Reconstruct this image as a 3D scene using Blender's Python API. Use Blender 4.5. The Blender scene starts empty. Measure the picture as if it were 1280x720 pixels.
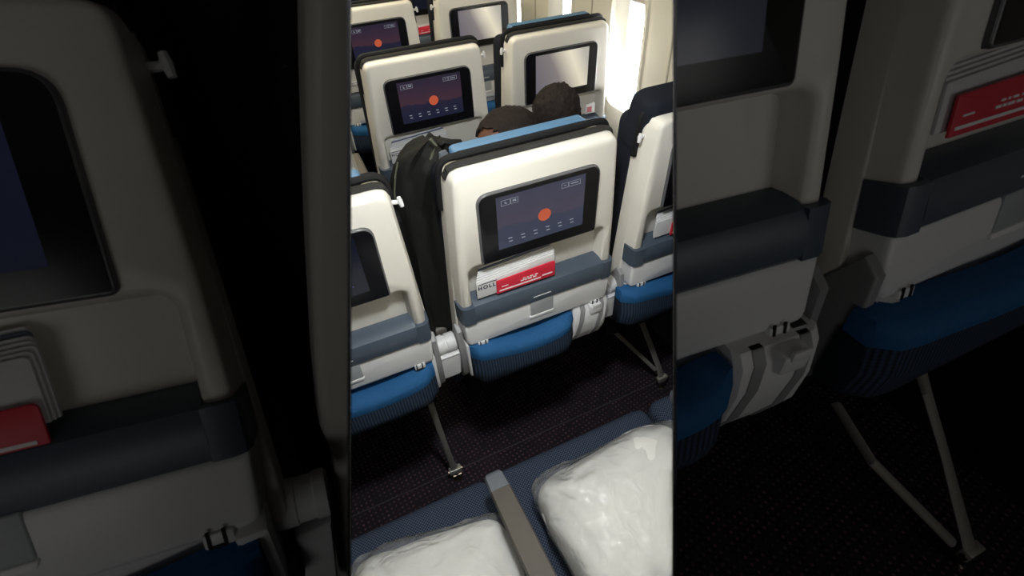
import bpy, bmesh, math, random
from mathutils import Vector, Matrix, noise

# ------------------------------------------------------------------ camera, world, lights, exposure
scene = bpy.context.scene
COL = scene.collection
F_PX, PITCH, YAW, ROLL = 612.03, 0.7244, 0.3926, -0.0604
O = Vector((-0.414, 0.0, 1.6828))
_cp, _sp, _cy, _sy = math.cos(PITCH), math.sin(PITCH), math.cos(YAW), math.sin(YAW)
FW = Vector((_sy * _cp, _cy * _cp, -_sp))
_r0 = Vector((_cy, -_sy, 0)); _u0 = _r0.cross(FW)
RT = math.cos(ROLL) * _r0 + math.sin(ROLL) * _u0
UP = -math.sin(ROLL) * _r0 + math.cos(ROLL) * _u0
cam_data = bpy.data.cameras.new('camera')
cam_data.sensor_width = 36.0
cam_data.lens = F_PX / 1280.0 * 36.0
cam_data.clip_start = 0.02
cam_data.dof.use_dof = True
cam_data.dof.focus_distance = 1.35
cam_data.dof.aperture_fstop = 9.0
cam = bpy.data.objects.new('camera', cam_data)
COL.objects.link(cam)
cam.matrix_world = Matrix((
    (RT.x, UP.x, -FW.x, O.x), (RT.y, UP.y, -FW.y, O.y), (RT.z, UP.z, -FW.z, O.z), (0, 0, 0, 1)))
scene.camera = cam

world = bpy.data.worlds.new('sky')
world.use_nodes = True
world.node_tree.nodes['Background'].inputs[0].default_value = (0.93, 0.97, 1.0, 1)
world.node_tree.nodes['Background'].inputs[1].default_value = 1.7
scene.world = world

def area(name, loc, target, sx, sy, power, color, spread=180):
    d = bpy.data.lights.new(name, 'AREA'); d.shape = 'RECTANGLE'; d.size = sx; d.size_y = sy
    d.energy = power; d.color = color; d.spread = math.radians(spread)
    o = bpy.data.objects.new(name, d); COL.objects.link(o); o.location = loc
    o.rotation_euler = (Vector(target) - Vector(loc)).to_track_quat('-Z', 'Y').to_euler()
    return o
FRONT_LAMP = O + UP * 0.36 + FW * 0.23
area('added_front_light', FRONT_LAMP, (0.05, 1.1, 0.75), 0.10, 0.10, 8.3, (0.94, 0.98, 1.0))  # added frontal lamp just above the camera, without a fixture
area('ceiling_light', (-0.35, 1.75, 2.14), (-0.2, 1.9, 0.0), 1.3, 0.35, 11.0, (1.0, 0.91, 0.68), 140)
area('ceiling_light', (-0.35, 3.0, 2.14), (-0.2, 2.9, 0.0), 1.3, 0.9, 15.0, (1.0, 0.90, 0.62), 150)
area('window_daylight', (0.89, 1.64, 1.07), (0.0, 1.35, 0.8), 0.16, 0.36, 6.0, (0.92, 0.96, 1.0))
area('window_daylight', (0.90, 2.6, 1.07), (0.0, 2.2, 0.9), 0.6, 0.36, 6.0, (1.0, 0.97, 0.85))
area('added_aft_fill', (-1.15, -0.95, 1.50), (-0.2, 0.4, 1.25), 0.7, 0.5, 0.76, (1.0, 0.99, 0.97))  # added weak fill from behind the camera for the side seats
area('added_aft_fill', (0.35, -0.95, 1.55), (-0.6, 0.4, 1.3), 0.6, 0.5, 0.78, (1.0, 0.99, 0.97))  # second added fill, aimed at the left side seat

vs = scene.view_settings
vs.view_transform = 'Standard'; vs.look = 'None'; vs.gamma = 1.0; vs.use_curve_mapping = False
vs.exposure = 0.0
scene.cycles.use_denoising = True
scene.cycles.max_bounces = 8
scene.cycles.transparent_max_bounces = 12

# ------------------------------------------------------------------ helpers
def ray(px, py):
    return FW + RT * ((px - 640) / F_PX) - UP * ((py - 360) / F_PX)
def on_y(px, py, y):
    d = ray(px, py); return O + d * ((y - O.y) / d.y)
def on_x(px, py, x):
    d = ray(px, py); return O + d * ((x - O.x) / d.x)
def on_z(px, py, z):
    d = ray(px, py); return O + d * ((z - O.z) / d.z)

def tag(o, label=None, cat=None, group=None, kind=None):
    if label: o['label'] = label
    if cat: o['category'] = cat
    if group: o['group'] = group
    if kind: o['kind'] = kind
    return o

def empty(name, loc=(0, 0, 0), rz=0.0):
    o = bpy.data.objects.new(name, None); COL.objects.link(o)
    o.location = loc; o.rotation_euler = (0, 0, rz); o.empty_display_size = 0.05
    return o

def obj(name, bm, mats, parent=None, smooth=35):
    if not isinstance(mats, (list, tuple)): mats = [mats]
    me = bpy.data.meshes.new(name)
    bmesh.ops.recalc_face_normals(bm, faces=bm.faces[:])
    bm.to_mesh(me); bm.free()
    for m in mats: me.materials.append(m)
    if smooth:
        for p in me.polygons: p.use_smooth = True
        me.set_sharp_from_angle(angle=math.radians(smooth))
    o = bpy.data.objects.new(name, me); COL.objects.link(o)
    if parent: o.parent = parent
    return o

def box(bm, x0, x1, y0, y1, z0, z1, bev=0.0, seg=2, mi=0):
    r = bmesh.ops.create_cube(bm, size=1.0)
    vsx = r['verts']
    for v in vsx:
        v.co = Vector(((x0 + x1) / 2 + v.co.x * (x1 - x0), (y0 + y1) / 2 + v.co.y * (y1 - y0), (z0 + z1) / 2 + v.co.z * (z1 - z0)))
    fs = list({f for v in vsx for f in v.link_faces})
    for f in fs: f.material_index = mi
    if bev:
        es = list({e for v in vsx for e in v.link_edges})
        r = bmesh.ops.bevel(bm, geom=es, offset=bev, segments=seg, profile=0.5, affect='EDGES', clamp_overlap=True)
        for f in r['faces']: f.material_index = mi
    return vsx

def rpoly(pts, n=6):
    """pts: (x, z, radius) corners, counter-clockwise -> rounded outline"""
    out = []
    k = len(pts)
    for i in range(k):
        p = Vector(pts[i][:2]); a = Vector(pts[i - 1][:2]); b = Vector(pts[(i + 1) % k][:2]); r = pts[i][2]
        if r <= 0: out.append(p); continue
        d1 = (a - p).normalized(); d2 = (b - p).normalized()
        ang = d1.angle(d2)
        t = min(r / math.tan(ang / 2), 0.49 * (a - p).length, 0.49 * (b - p).length)
        s = p + d1 * t; e = p + d2 * t
        for j in range(n + 1):
            w = j / n
            out.append(s * (1 - w) ** 2 + p * 2 * w * (1 - w) + e * w ** 2)
    return out

def offset(pts, d):
    """inset a counter-clockwise outline by d (negative: outset)"""
    out = []; k = len(pts)
    for i in range(k):
        a, p, b = pts[i - 1], pts[i], pts[(i + 1) % k]
        e1 = (p - a); e2 = (b - p)
        if e1.length < 1e-9: e1 = e2
        if e2.length < 1e-9: e2 = e1
        n1 = Vector((-e1.y, e1.x)).normalized(); n2 = Vector((-e2.y, e2.x)).normalized()
        m = n1 + n2
        if m.length < 1e-6: m = n1
        m.normalize()
        c = max(0.5, m.dot(n1))
        out.append(p + m * (d / c))
    return out

def loft(bm, rings, cap0=True, cap1=True, mi=0, closed=True):
    vr = [[bm.verts.new(p) for p in ring] for ring in rings]
    n = len(vr[0])
    for a, b in zip(vr[:-1], vr[1:]):
        for i in range(n if closed else n - 1):
            j = (i + 1) % n
            f = bm.faces.new((a[i], a[j], b[j], b[i])); f.material_index = mi
    if cap0: bm.faces.new(vr[0][::-1]).material_index = mi
    if cap1: bm.faces.new(vr[-1]).material_index = mi
    return vr

def slab(bm, outline, y0, y1, r=0.008, flare=0.0, mi=0, back_r=0.0):
    """outline in (x, z); rear face at y0 with rounded rim, running forward to y1"""
    rings = []
    for ins, dy in ((r, 0), (r * 0.45, r * 0.18), (r * 0.12, r * 0.5), (0, r)):
        if r == 0 and dy == 0 and len(rings): continue
        rings.append([Vector((p.x, y0 + dy, p.y)) for p in offset(outline, ins)])
    if r == 0: rings = rings[:1]
    rings.append([Vector((p.x, y1 - back_r, p.y)) for p in offset(outline, -flare)])
    if back_r: rings.append([Vector((p.x, y1, p.y)) for p in offset(outline, back_r)])
    loft(bm, rings, mi=mi)

def tube(bm, pts, rad, n=10, mi=0, flat=None):
    """round (or flattened) bar along pts; rad: number or list"""
    pts = [Vector(p) for p in pts]; k = len(pts)
    rads = rad if isinstance(rad, (list, tuple)) else [rad] * k
    rings = []
    for i, p in enumerate(pts):
        t = (pts[min(i + 1, k - 1)] - pts[max(i - 1, 0)]).normalized()
        a = t.cross(Vector((0, 0, 1)))
        if a.length < 1e-3: a = t.cross(Vector((0, 1, 0)))
        if flat is not None: a = Vector(flat) - t * t.dot(Vector(flat))
        a.normalize(); b = t.cross(a)
        ra = rads[i] if not isinstance(rads[i], tuple) else rads[i][0]
        rb = rads[i] if not isinstance(rads[i], tuple) else rads[i][1]
        rings.append([p + a * ra * math.cos(2 * math.pi * j / n) + b * rb * math.sin(2 * math.pi * j / n) for j in range(n)])
    loft(bm, rings, mi=mi)

def superbox(bm, c, hx, hy, hz, e=0.35, nu=40, nv=24, mi=0):
    """puffed cushion shape"""
    def sp(w, m): return math.copysign(abs(w) ** m, w)
    rings = []
    for i in range(1, nv):
        ph = -math.pi / 2 + math.pi * i / nv
        rings.append([Vector((c[0] + hx * sp(math.cos(ph), e) * sp(math.cos(th), e),
                              c[1] + hy * sp(math.cos(ph), e) * sp(math.sin(th), e),
                              c[2] + hz * sp(math.sin(ph), 0.9))) for th in [2 * math.pi * j / nu for j in range(nu)]])
    loft(bm, rings, mi=mi)

def rot_verts(bm, ang, pivot, axis='X', verts=None):
    bmesh.ops.rotate(bm, verts=verts or bm.verts[:], cent=pivot, matrix=Matrix.Rotation(ang, 3, axis))

def text_into(bm, s, size, x, y, z, mi, extr=0.0003, spacing=1.0):
    """lettering facing -y, lower left corner at (x, y, z)"""
    cu = bpy.data.curves.new('lettering', 'FONT'); cu.body = s; cu.size = size; cu.extrude = extr; cu.space_character = spacing; cu.offset = 0.0004 * (size / 0.0155)
    to = bpy.data.objects.new('lettering', cu); COL.objects.link(to)
    me = bpy.data.meshes.new_from_object(to.evaluated_get(bpy.context.evaluated_depsgraph_get()))
    b2 = bmesh.new(); b2.from_mesh(me)
    vm = {}
    for v in b2.verts: vm[v] = bm.verts.new((x + v.co.x, y - v.co.z, z + v.co.y))
    for f in b2.faces:
        try: bm.faces.new([vm[v] for v in f.verts]).material_index = mi
        except ValueError: pass
    b2.free()
    bpy.data.objects.remove(to); bpy.data.meshes.remove(me); bpy.data.curves.remove(cu)

# ------------------------------------------------------------------ materials
def mat(name, col, rough=0.5, metal=0.0, spec=0.5, coat=0.0, noise_amt=0.0, noise_scale=60.0, bump=0.0, emis=None, estr=0.0):
    m = bpy.data.materials.new(name); m.use_nodes = True
    nt = m.node_tree; b = nt.nodes['Principled BSDF']
    b.inputs['Base Color'].default_value = (*col, 1); b.inputs['Roughness'].default_value = rough
    b.inputs['Metallic'].default_value = metal; b.inputs['Specular IOR Level'].default_value = spec
    b.inputs['Coat Weight'].default_value = coat
    if noise_amt or bump:
        tc = nt.nodes.new('ShaderNodeTexCoord'); nz = nt.nodes.new('ShaderNodeTexNoise')
        nz.inputs['Scale'].default_value = noise_scale; nz.inputs['Detail'].default_value = 4
        nt.links.new(tc.outputs['Object'], nz.inputs['Vector'])
        if noise_amt:
            mx = nt.nodes.new('ShaderNodeMix'); mx.data_type = 'RGBA'
            mx.inputs[6].default_value = (*[c * (1 - noise_amt) for c in col], 1)
            mx.inputs[7].default_value = (*[min(1, c * (1 + noise_amt)) for c in col], 1)
            nt.links.new(nz.outputs['Fac'], mx.inputs[0]); nt.links.new(mx.outputs[2], b.inputs['Base Color'])
        if bump:
            bp = nt.nodes.new('ShaderNodeBump'); bp.inputs['Strength'].default_value = bump; bp.inputs['Distance'].default_value = 0.002
            nt.links.new(nz.outputs['Fac'], bp.inputs['Height']); nt.links.new(bp.outputs['Normal'], b.inputs['Normal'])
    if emis:
        b.inputs['Emission Color'].default_value = (*emis, 1); b.inputs['Emission Strength'].default_value = estr
    return m

def math_node(nt, op, a, b=None):
    n = nt.nodes.new('ShaderNodeMath'); n.operation = op
    for i, v in enumerate((a, b)):
        if v is None: continue
        if isinstance(v, (int, float)): n.inputs[i].default_value = v
        else: nt.links.new(v, n.inputs[i])
    return n.outputs[0]

def dotted_fabric(name, base, dot, pitch, rot=0.0, thr=0.45, rough=0.9, vary=0.0, axes=('X', 'Y'), base2=None):
    m = bpy.data.materials.new(name); m.use_nodes = True
    nt = m.node_tree; b = nt.nodes['Principled BSDF']
    b.inputs['Roughness'].default_value = rough; b.inputs['Specular IOR Level'].default_value = 0.15
    tc = nt.nodes.new('ShaderNodeTexCoord'); mp = nt.nodes.new('ShaderNodeMapping'); mp.inputs['Rotation'].default_value = (0, 0, rot)
    nt.links.new(tc.outputs['Object'], mp.inputs['Vector'])
    sx = nt.nodes.new('ShaderNodeSeparateXYZ'); nt.links.new(mp.outputs[0], sx.inputs[0])
    k = 2 * math.pi / pitch
    s1 = math_node(nt, 'SINE', math_node(nt, 'MULTIPLY', sx.outputs[axes[0]], k))
    s2 = math_node(nt, 'SINE', math_node(nt, 'MULTIPLY', sx.outputs[axes[1]], k))
    pr = math_node(nt, 'MULTIPLY', s1, s2)
    fac = math_node(nt, 'GREATER_THAN', pr, thr)
    if vary:
        nz = nt.nodes.new('ShaderNodeTexNoise'); nz.inputs['Scale'].default_value = vary; nz.inputs['Detail'].default_value = 3
        nt.links.new(tc.outputs['Object'], nz.inputs['Vector'])
        g = math_node(nt, 'MULTIPLY', math_node(nt, 'SUBTRACT', nz.outputs['Fac'], 0.32), 3.0)
        cl = nt.nodes.new('ShaderNodeClamp'); nt.links.new(g, cl.inputs[0])
        fac = math_node(nt, 'MULTIPLY', fac, cl.outputs[0])
    mx = nt.nodes.new('ShaderNodeMix'); mx.data_type = 'RGBA'
    mx.inputs[6].default_value = (*base, 1); mx.inputs[7].default_value = (*dot, 1)
    nt.links.new(fac, mx.inputs[0])
    if base2:
        n2 = nt.nodes.new('ShaderNodeTexNoise'); n2.inputs['Scale'].default_value = 9; n2.inputs['Detail'].default_value = 2
        nt.links.new(tc.outputs['Object'], n2.inputs['Vector'])
        m2 = nt.nodes.new('ShaderNodeMix'); m2.data_type = 'RGBA'
        m2.inputs[6].default_value = (*base, 1); m2.inputs[7].default_value = (*base2, 1)
        nt.links.new(n2.outputs['Fac'], m2.inputs[0]); nt.links.new(m2.outputs[2], mx.inputs[6])
    nt.links.new(mx.outputs[2], b.inputs['Base Color'])
    return m

def ribbed(name, base, line, pitch, axis='X'):
    m = bpy.data.materials.new(name); m.use_nodes = True
    nt = m.node_tree; b = nt.nodes['Principled BSDF']; b.inputs['Roughness'].default_value = 0.85
    b.inputs['Specular IOR Level'].default_value = 0.2
    tc = nt.nodes.new('ShaderNodeTexCoord'); sx = nt.nodes.new('ShaderNodeSeparateXYZ'); nt.links.new(tc.outputs['Object'], sx.inputs[0])
    s = math_node(nt, 'SINE', math_node(nt, 'MULTIPLY', sx.outputs[axis], 2 * math.pi / pitch))
    s2 = math_node(nt, 'SINE', math_node(nt, 'MULTIPLY', sx.outputs['Z'], 2 * math.pi / (pitch * 0.7)))
    f = math_node(nt, 'ADD', math_node(nt, 'MULTIPLY', s, 0.42), math_node(nt, 'MULTIPLY', s2, 0.12))
    f = math_node(nt, 'ADD', f, 0.45)
    mx = nt.nodes.new('ShaderNodeMix'); mx.data_type = 'RGBA'
    mx.inputs[6].default_value = (*base, 1); mx.inputs[7].default_value = (*line, 1)
    nt.links.new(f, mx.inputs[0]); nt.links.new(mx.outputs[2], b.inputs['Base Color'])
    return m

def screen_mat(name, kind):
    """display emission: dusk sky over hills, window glare painted as glow, or dark page"""
    m = bpy.data.materials.new(name); m.use_nodes = True
    nt = m.node_tree; b = nt.nodes['Principled BSDF']
    b.inputs['Base Color'].default_value = (0.004, 0.004, 0.006, 1); b.inputs['Roughness'].default_value = 0.16
    tc = nt.nodes.new('ShaderNodeTexCoord'); sx = nt.nodes.new('ShaderNodeSeparateXYZ'); nt.links.new(tc.outputs['UV'], sx.inputs[0])
    rp = nt.nodes.new('ShaderNodeValToRGB')
    if kind == 'dusk' or kind == 'grey':
        nz = nt.nodes.new('ShaderNodeTexNoise'); nz.inputs['Scale'].default_value = 3.0; nz.noise_dimensions = '1D'
        nt.links.new(sx.outputs['X'], nz.inputs['W'])
        h = math_node(nt, 'ADD', math_node(nt, 'MULTIPLY', nz.outputs['Fac'], 0.35), 0.22)
        d = math_node(nt, 'SUBTRACT', sx.outputs['Y'], h)
        nt.links.new(math_node(nt, 'ADD', d, 0.4), rp.inputs[0])
        e = rp.color_ramp.elements
        k = 1.0 if kind == 'dusk' else 1.5
        e[0].position = 0.0; e[0].color = (0.010, 0.012, 0.030, 1)
        e[1].position = 1.0; e[1].color = (0.020, 0.016, 0.032, 1)
        for p, c in ((0.39, (0.014, 0.014, 0.032, 1)), (0.42, (0.048, 0.022, 0.034, 1)), (0.7, (0.034, 0.019, 0.034, 1))):
            x = e.new(p); x.color = c
        if kind == 'grey':  # grey screen reflection painted into the emission
            for x in e: x.color = (x.color[0] * 0.6 + 0.028, x.color[1] * 0.6 + 0.034, x.color[2] * 0.6 + 0.052, 1)
        st = 1.0
    elif kind == 'pale':  # window glare painted into the emission, not display content
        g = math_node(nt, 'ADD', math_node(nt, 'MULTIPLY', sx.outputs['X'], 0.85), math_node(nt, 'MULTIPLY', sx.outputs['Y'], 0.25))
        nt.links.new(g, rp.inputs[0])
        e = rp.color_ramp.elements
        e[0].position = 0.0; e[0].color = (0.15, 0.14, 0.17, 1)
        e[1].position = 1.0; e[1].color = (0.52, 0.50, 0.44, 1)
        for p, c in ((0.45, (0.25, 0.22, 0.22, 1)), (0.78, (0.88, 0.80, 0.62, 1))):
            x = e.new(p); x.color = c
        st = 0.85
    else:
        nt.links.new(sx.outputs['Y'], rp.inputs[0])
        e = rp.color_ramp.elements
        e[0].color = (0.006, 0.007, 0.014, 1); e[1].color = (0.004, 0.006, 0.016, 1); st = 0.8
        if kind == 'dim':
            e[0].color = (0.012, 0.013, 0.018, 1); e[1].color = (0.009, 0.010, 0.016, 1)
    nt.links.new(rp.outputs[0], b.inputs['Emission Color']); b.inputs['Emission Strength'].default_value = st
    return m

def plastic_film(name):
    m = bpy.data.materials.new(name); m.use_nodes = True
    nt = m.node_tree; nt.nodes.clear()
    out = nt.nodes.new('ShaderNodeOutputMaterial'); tr = nt.nodes.new('ShaderNodeBsdfTransparent'); gl = nt.nodes.new('ShaderNodeBsdfGlossy')
    df = nt.nodes.new('ShaderNodeBsdfDiffuse'); df.inputs[0].default_value = (0.8, 0.82, 0.85, 1)
    gl.inputs['Roughness'].default_value = 0.12; tr.inputs[0].default_value = (0.97, 0.97, 0.97, 1)
    lw = nt.nodes.new('ShaderNodeLayerWeight'); lw.inputs[0].default_value = 0.25
    m1 = nt.nodes.new('ShaderNodeMixShader'); m2 = nt.nodes.new('ShaderNodeMixShader')
    tc = nt.nodes.new('ShaderNodeTexCoord'); nz = nt.nodes.new('ShaderNodeTexNoise'); nz.inputs['Scale'].default_value = 22; nz.inputs['Detail'].default_value = 5
    nz.inputs['Distortion'].default_value = 1.6
    bp = nt.nodes.new('ShaderNodeBump'); bp.inputs['Strength'].default_value = 0.9; bp.inputs['Distance'].default_value = 0.012
    nt.links.new(tc.outputs['Object'], nz.inputs['Vector']); nt.links.new(nz.outputs['Fac'], bp.inputs['Height'])
    for n in (gl, df): nt.links.new(bp.outputs['Normal'], n.inputs['Normal'])
    nt.links.new(bp.outputs['Normal'], lw.inputs['Normal'])
    m1.inputs[0].default_value = 0.16
    nt.links.new(tr.outputs[0], m1.inputs[1]); nt.links.new(df.outputs[0], m1.inputs[2])
    f = math_node(nt, 'ADD', math_node(nt, 'MULTIPLY', lw.outputs['Fresnel'], 0.8), 0.02)
    nt.links.new(f, m2.inputs[0]); nt.links.new(m1.outputs[0], m2.inputs[1]); nt.links.new(gl.outputs[0], m2.inputs[2])
    nt.links.new(m2.outputs[0], out.inputs[0])
    return m

M = dict(
    shell=mat('cream_plastic', (0.70, 0.67, 0.61), 0.42, noise_amt=0.02, noise_scale=8),
    panel=mat('light_grey_plastic', (0.69, 0.69, 0.70), 0.4, noise_amt=0.02, noise_scale=8),
    slate=mat('slate_plastic', (0.060, 0.080, 0.110), 0.42, noise_amt=0.05),
    grey=mat('mid_grey_plastic', (0.25, 0.25, 0.255), 0.45),
    latch=mat('latch_grey_plastic', (0.36, 0.38, 0.40), 0.4),
    black=mat('black_rubber', (0.006, 0.006, 0.007), 0.7, spec=0.25),
    bezel=mat('gloss_black_plastic', (0.005, 0.005, 0.007), 0.22, spec=0.35),
    rim=mat('bezel_edge_grey', (0.09, 0.09, 0.095), 0.25),
    fabric=mat('navy_upholstery', (0.010, 0.012, 0.018), 0.9, spec=0.15, noise_amt=0.25, noise_scale=300, bump=0.3),
    blue=mat('blue_headrest_leather', (0.075, 0.170, 0.290), 0.5, noise_amt=0.08, noise_scale=120, bump=0.15),
    hem=mat('blue_pocket_fabric', (0.018, 0.095, 0.240), 0.75, spec=0.2, noise_amt=0.12, noise_scale=200, bump=0.3),
    net=ribbed('dark_pocket_mesh', (0.008, 0.011, 0.018), (0.035, 0.060, 0.105), 0.0075),
    zip=dotted_fabric('zip_braid', (0.005, 0.005, 0.006), (0.05, 0.049, 0.045), 0.0062, rot=0.0, thr=0.55, axes=('X', 'X')),
    steel=mat('brushed_metal', (0.52, 0.50, 0.45), 0.42, metal=0.55, noise_amt=0.06),
    bolt=mat('dark_bolt_metal', (0.16, 0.13, 0.10), 0.35, metal=0.9),
    cushion=dotted_fabric('dotted_seat_fabric', (0.020, 0.028, 0.052), (0.085, 0.105, 0.150), 0.0078, rot=0.1, thr=0.12),
    carpet=dotted_fabric('patterned_carpet', (0.017, 0.014, 0.021), (0.150, 0.085, 0.100), 0.024, rot=0.65, thr=0.62, rough=1.0, vary=30, base2=(0.030, 0.022, 0.031)),
    track=mat('floor_track_metal', (0.05, 0.045, 0.05), 0.6),
    sidewall=mat('cabin_sidewall', (0.70, 0.66, 0.56), 0.55, noise_amt=0.02, noise_scale=5),
    seam=mat('sidewall_seam', (0.40, 0.37, 0.30), 0.6),
    ceil=mat('ceiling_panel', (0.62, 0.60, 0.56), 0.6),
    dark_wall=mat('charcoal_added_panel', (0.010, 0.010, 0.012), 0.95, spec=0.1, noise_amt=0.2, noise_scale=120, bump=0.3),
    jacket=mat('black_jacket_cloth', (0.0055, 0.0055, 0.0048), 0.75, spec=0.2, noise_amt=0.3, noise_scale=40, bump=0.5),
    lining=mat('grey_jacket_lining', (0.09, 0.10, 0.115), 0.8),
    piping=mat('olive_piping', (0.07, 0.075, 0.05), 0.7),
    paper=mat('magazine_paper', (0.62, 0.62, 0.63), 0.5, noise_amt=0.08, noise_scale=90),
    page=ribbed('page_edges', (0.42, 0.44, 0.46), (0.74, 0.74, 0.74), 0.003, axis='Y'),
    cover=mat('slate_blue_cover', (0.10, 0.12, 0.19), 0.4),
    red=mat('red_card', (0.62, 0.018, 0.045), 0.4, noise_amt=0.05),
    pink=mat('pink_card', (0.66, 0.20, 0.26), 0.5),
    ink=mat('dark_ink', (0.02, 0.018, 0.05), 0.6),
    white=mat('white_print', (0.80, 0.80, 0.80), 0.5),
    arm=mat('armrest_grey_brown', (0.080, 0.071, 0.062), 0.5, noise_amt=0.05),
    armcap=mat('armrest_end_grey', (0.135, 0.15, 0.175), 0.45),
    pillow=mat('white_pillowcase', (0.82, 0.81, 0.78), 0.85, spec=0.15, bump=0.25, noise_scale=35),
    film=plastic_film('clear_plastic_film'),
    skin=mat('brown_skin', (0.120, 0.048, 0.026), 0.55, noise_amt=0.1, noise_scale=40),
    hair=mat('dark_brown_hair', (0.013, 0.0085, 0.0068), 0.85, spec=0.2, noise_amt=0.5, noise_scale=160, bump=0.8),
    shirt=mat('grey_shirt', (0.05, 0.05, 0.055), 0.9),
    glow_white=mat('display_icons', (0.02, 0.02, 0.02), 0.3, emis=(0.55, 0.60, 0.70), estr=0.45),
    glow_sun=mat('display_sun', (0.02, 0.01, 0.01), 0.3, emis=(0.72, 0.13, 0.055), estr=0.62),
    glow_dots=mat('display_dots', (0.01, 0.01, 0.02), 0.3, emis=(0.10, 0.08, 0.40), estr=1.0),
    dusk=screen_mat('display_dusk', 'dusk'), dusk_reflection=screen_mat('display_dusk_reflection', 'grey'),
    pale=screen_mat('display_painted_glare', 'pale'), dark=screen_mat('display_dark', 'dark'), dim=screen_mat('display_dim', 'dim'),
    pane=mat('window_plastic', (0.8, 0.8, 0.8), 0.1),
    shade=mat('window_blind', (0.42, 0.38, 0.32), 0.6),
)
_p = M['pane'].node_tree.nodes['Principled BSDF']
_p.inputs['Transmission Weight'].default_value = 1.0; _p.inputs['IOR'].default_value = 1.02; _p.inputs['Base Color'].default_value = (1, 1, 1, 1)

# ------------------------------------------------------------------ the setting
def structure(name, bm, m, smooth=0):
    return tag(obj(name, bm, m, None, smooth), kind='structure')

bm = bmesh.new(); box(bm, -2.8, 0.9, -1.6, 5.6, -0.06, 0.0); structure('floor', bm, M['carpet'])
bm = bmesh.new(); box(bm, -2.8, 0.9, -1.6, 5.6, 2.2, 2.26); structure('ceiling', bm, M['ceil'])
bm = bmesh.new(); box(bm, -2.86, -2.8, -1.6, 5.6, -0.06, 2.26); structure('wall_left', bm, M['sidewall'])
bm = bmesh.new(); box(bm, -2.8, 0.9, 5.6, 5.66, -0.06, 2.26); structure('wall_front', bm, M['sidewall'])
bm = bmesh.new(); box(bm, -2.8, 0.9, -1.66, -1.6, -0.06, 2.26); structure('wall_back', bm, M['ceil'])

# right sidewall: one bay per window, with a rounded window opening in each
XW = 0.80
def window_outline(yc, grow=0.0):
    return [Vector((p.x + yc, p.y)) for p in rpoly([(-0.078 - grow, 0.885 - grow, 0.07), (0.105 + grow, 0.885 - grow, 0.07),
                                                  (0.105 + grow, 1.30 + grow, 0.08), (-0.078 - grow, 1.30 + grow, 0.08)], 8)]
bm = bmesh.new()
win_y = [1.13, 1.64, 2.15, 2.66, 3.17, 3.68]
y_lo, y_hi = win_y[0] - 0.255, win_y[-1] + 0.255
box(bm, XW, 0.9, -1.6, y_lo, 0, 2.2); box(bm, XW, 0.9, y_hi, 5.6, 0, 2.2)
for yc in win_y:
    inner = window_outline(yc, 0.018)
    a0, a1 = yc - 0.255, yc + 0.255
    n = len(inner)
    def border(p):
        d = Vector((p.x - yc, p.y - 1.086))
        k = min(0.255 / max(abs(d.x), 1e-6), (1.114 if d.y > 0 else 1.086) / max(abs(d.y), 1e-6))
        return Vector((yc + d.x * k, 1.086 + d.y * k))
    outer = [border(p) for p in inner]
    # push the border points nearest to the corners into the corners
    for cx, cz in ((a0, 0.0), (a1, 0.0), (a1, 2.2), (a0, 2.2)):
        i = min(range(n), key=lambda q: (outer[q] - Vector((cx, cz))).length); outer[i] = Vector((cx, cz))
    vi = [bm.verts.new((XW, p.x, p.y)) for p in inner]; vo = [bm.verts.new((XW, p.x, p.y)) for p in outer]
    vd = [bm.verts.new((0.862, p.x, p.y)) for p in window_outline(yc, -0.004)]
    for i in range(n):
        j = (i + 1) % n
        bm.faces.new((vi[i], vi[j], vo[j], vo[i])); bm.faces.new((vi[i], vd[i], vd[j], vi[j]))
structure('wall_right', bm, M['sidewall'], 30)
for k, yc in enumerate(win_y):
    o1 = window_outline(yc, 0.030); o2 = window_outline(yc, 0.006)
    bm = bmesh.new()
    rings = [[Vector((XW + dx, p.x, p.y)) for p in oo] for oo, dx in ((o1, 0.002), (window_outline(yc, 0.026), -0.008), (window_outline(yc, 0.012), -0.008), (o2, 0.006))]
    loft(bm, rings, cap0=False, cap1=False)
    w = tag(obj('window_%d' % (k + 1), bm, M['sidewall'], None, 40), kind='structure')
    bm = bmesh.new(); bm.faces.new([bm.verts.new((XW + 0.05, p.x, p.y)) for p in window_outline(yc, 0.0)])
    g = obj('pane', bm, M['pane'], w, 0)
    bm = bmesh.new()
    hb = 1.262 if k == 1 else 1.22
    slab(bm, rpoly([(yc - 0.125, hb, 0.02), (yc + 0.125, hb, 0.02), (yc + 0.125, 1.31, 0.07), (yc - 0.125, 1.31, 0.07)]), 0, 0.012, 0.003)
    for v in bm.verts: v.co = Vector((XW + 0.018 + v.co.y, v.co.x, v.co.z))
    obj('window_blind', bm, M['shade'], w)
bm = bmesh.new()
for yc in (0.885, 1.395, 1.905, 2.415, 2.925): box(bm, XW - 0.003, XW + 0.002, yc - 0.0035, yc + 0.0035, 0.25, 2.2)
structure('trim_1', bm, M['seam'])
bm = bmesh.new(); box(bm, XW - 0.03, XW, -1.6, 5.6, 0.0, 0.20, 0.01); structure('baseboard_right', bm, M['slate'])
bm = bmesh.new()
box(bm, -2.4, 0.70, 0.934, 0.937, 0.0, 0.002)
structure('trim_2', bm, M['track'])

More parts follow.
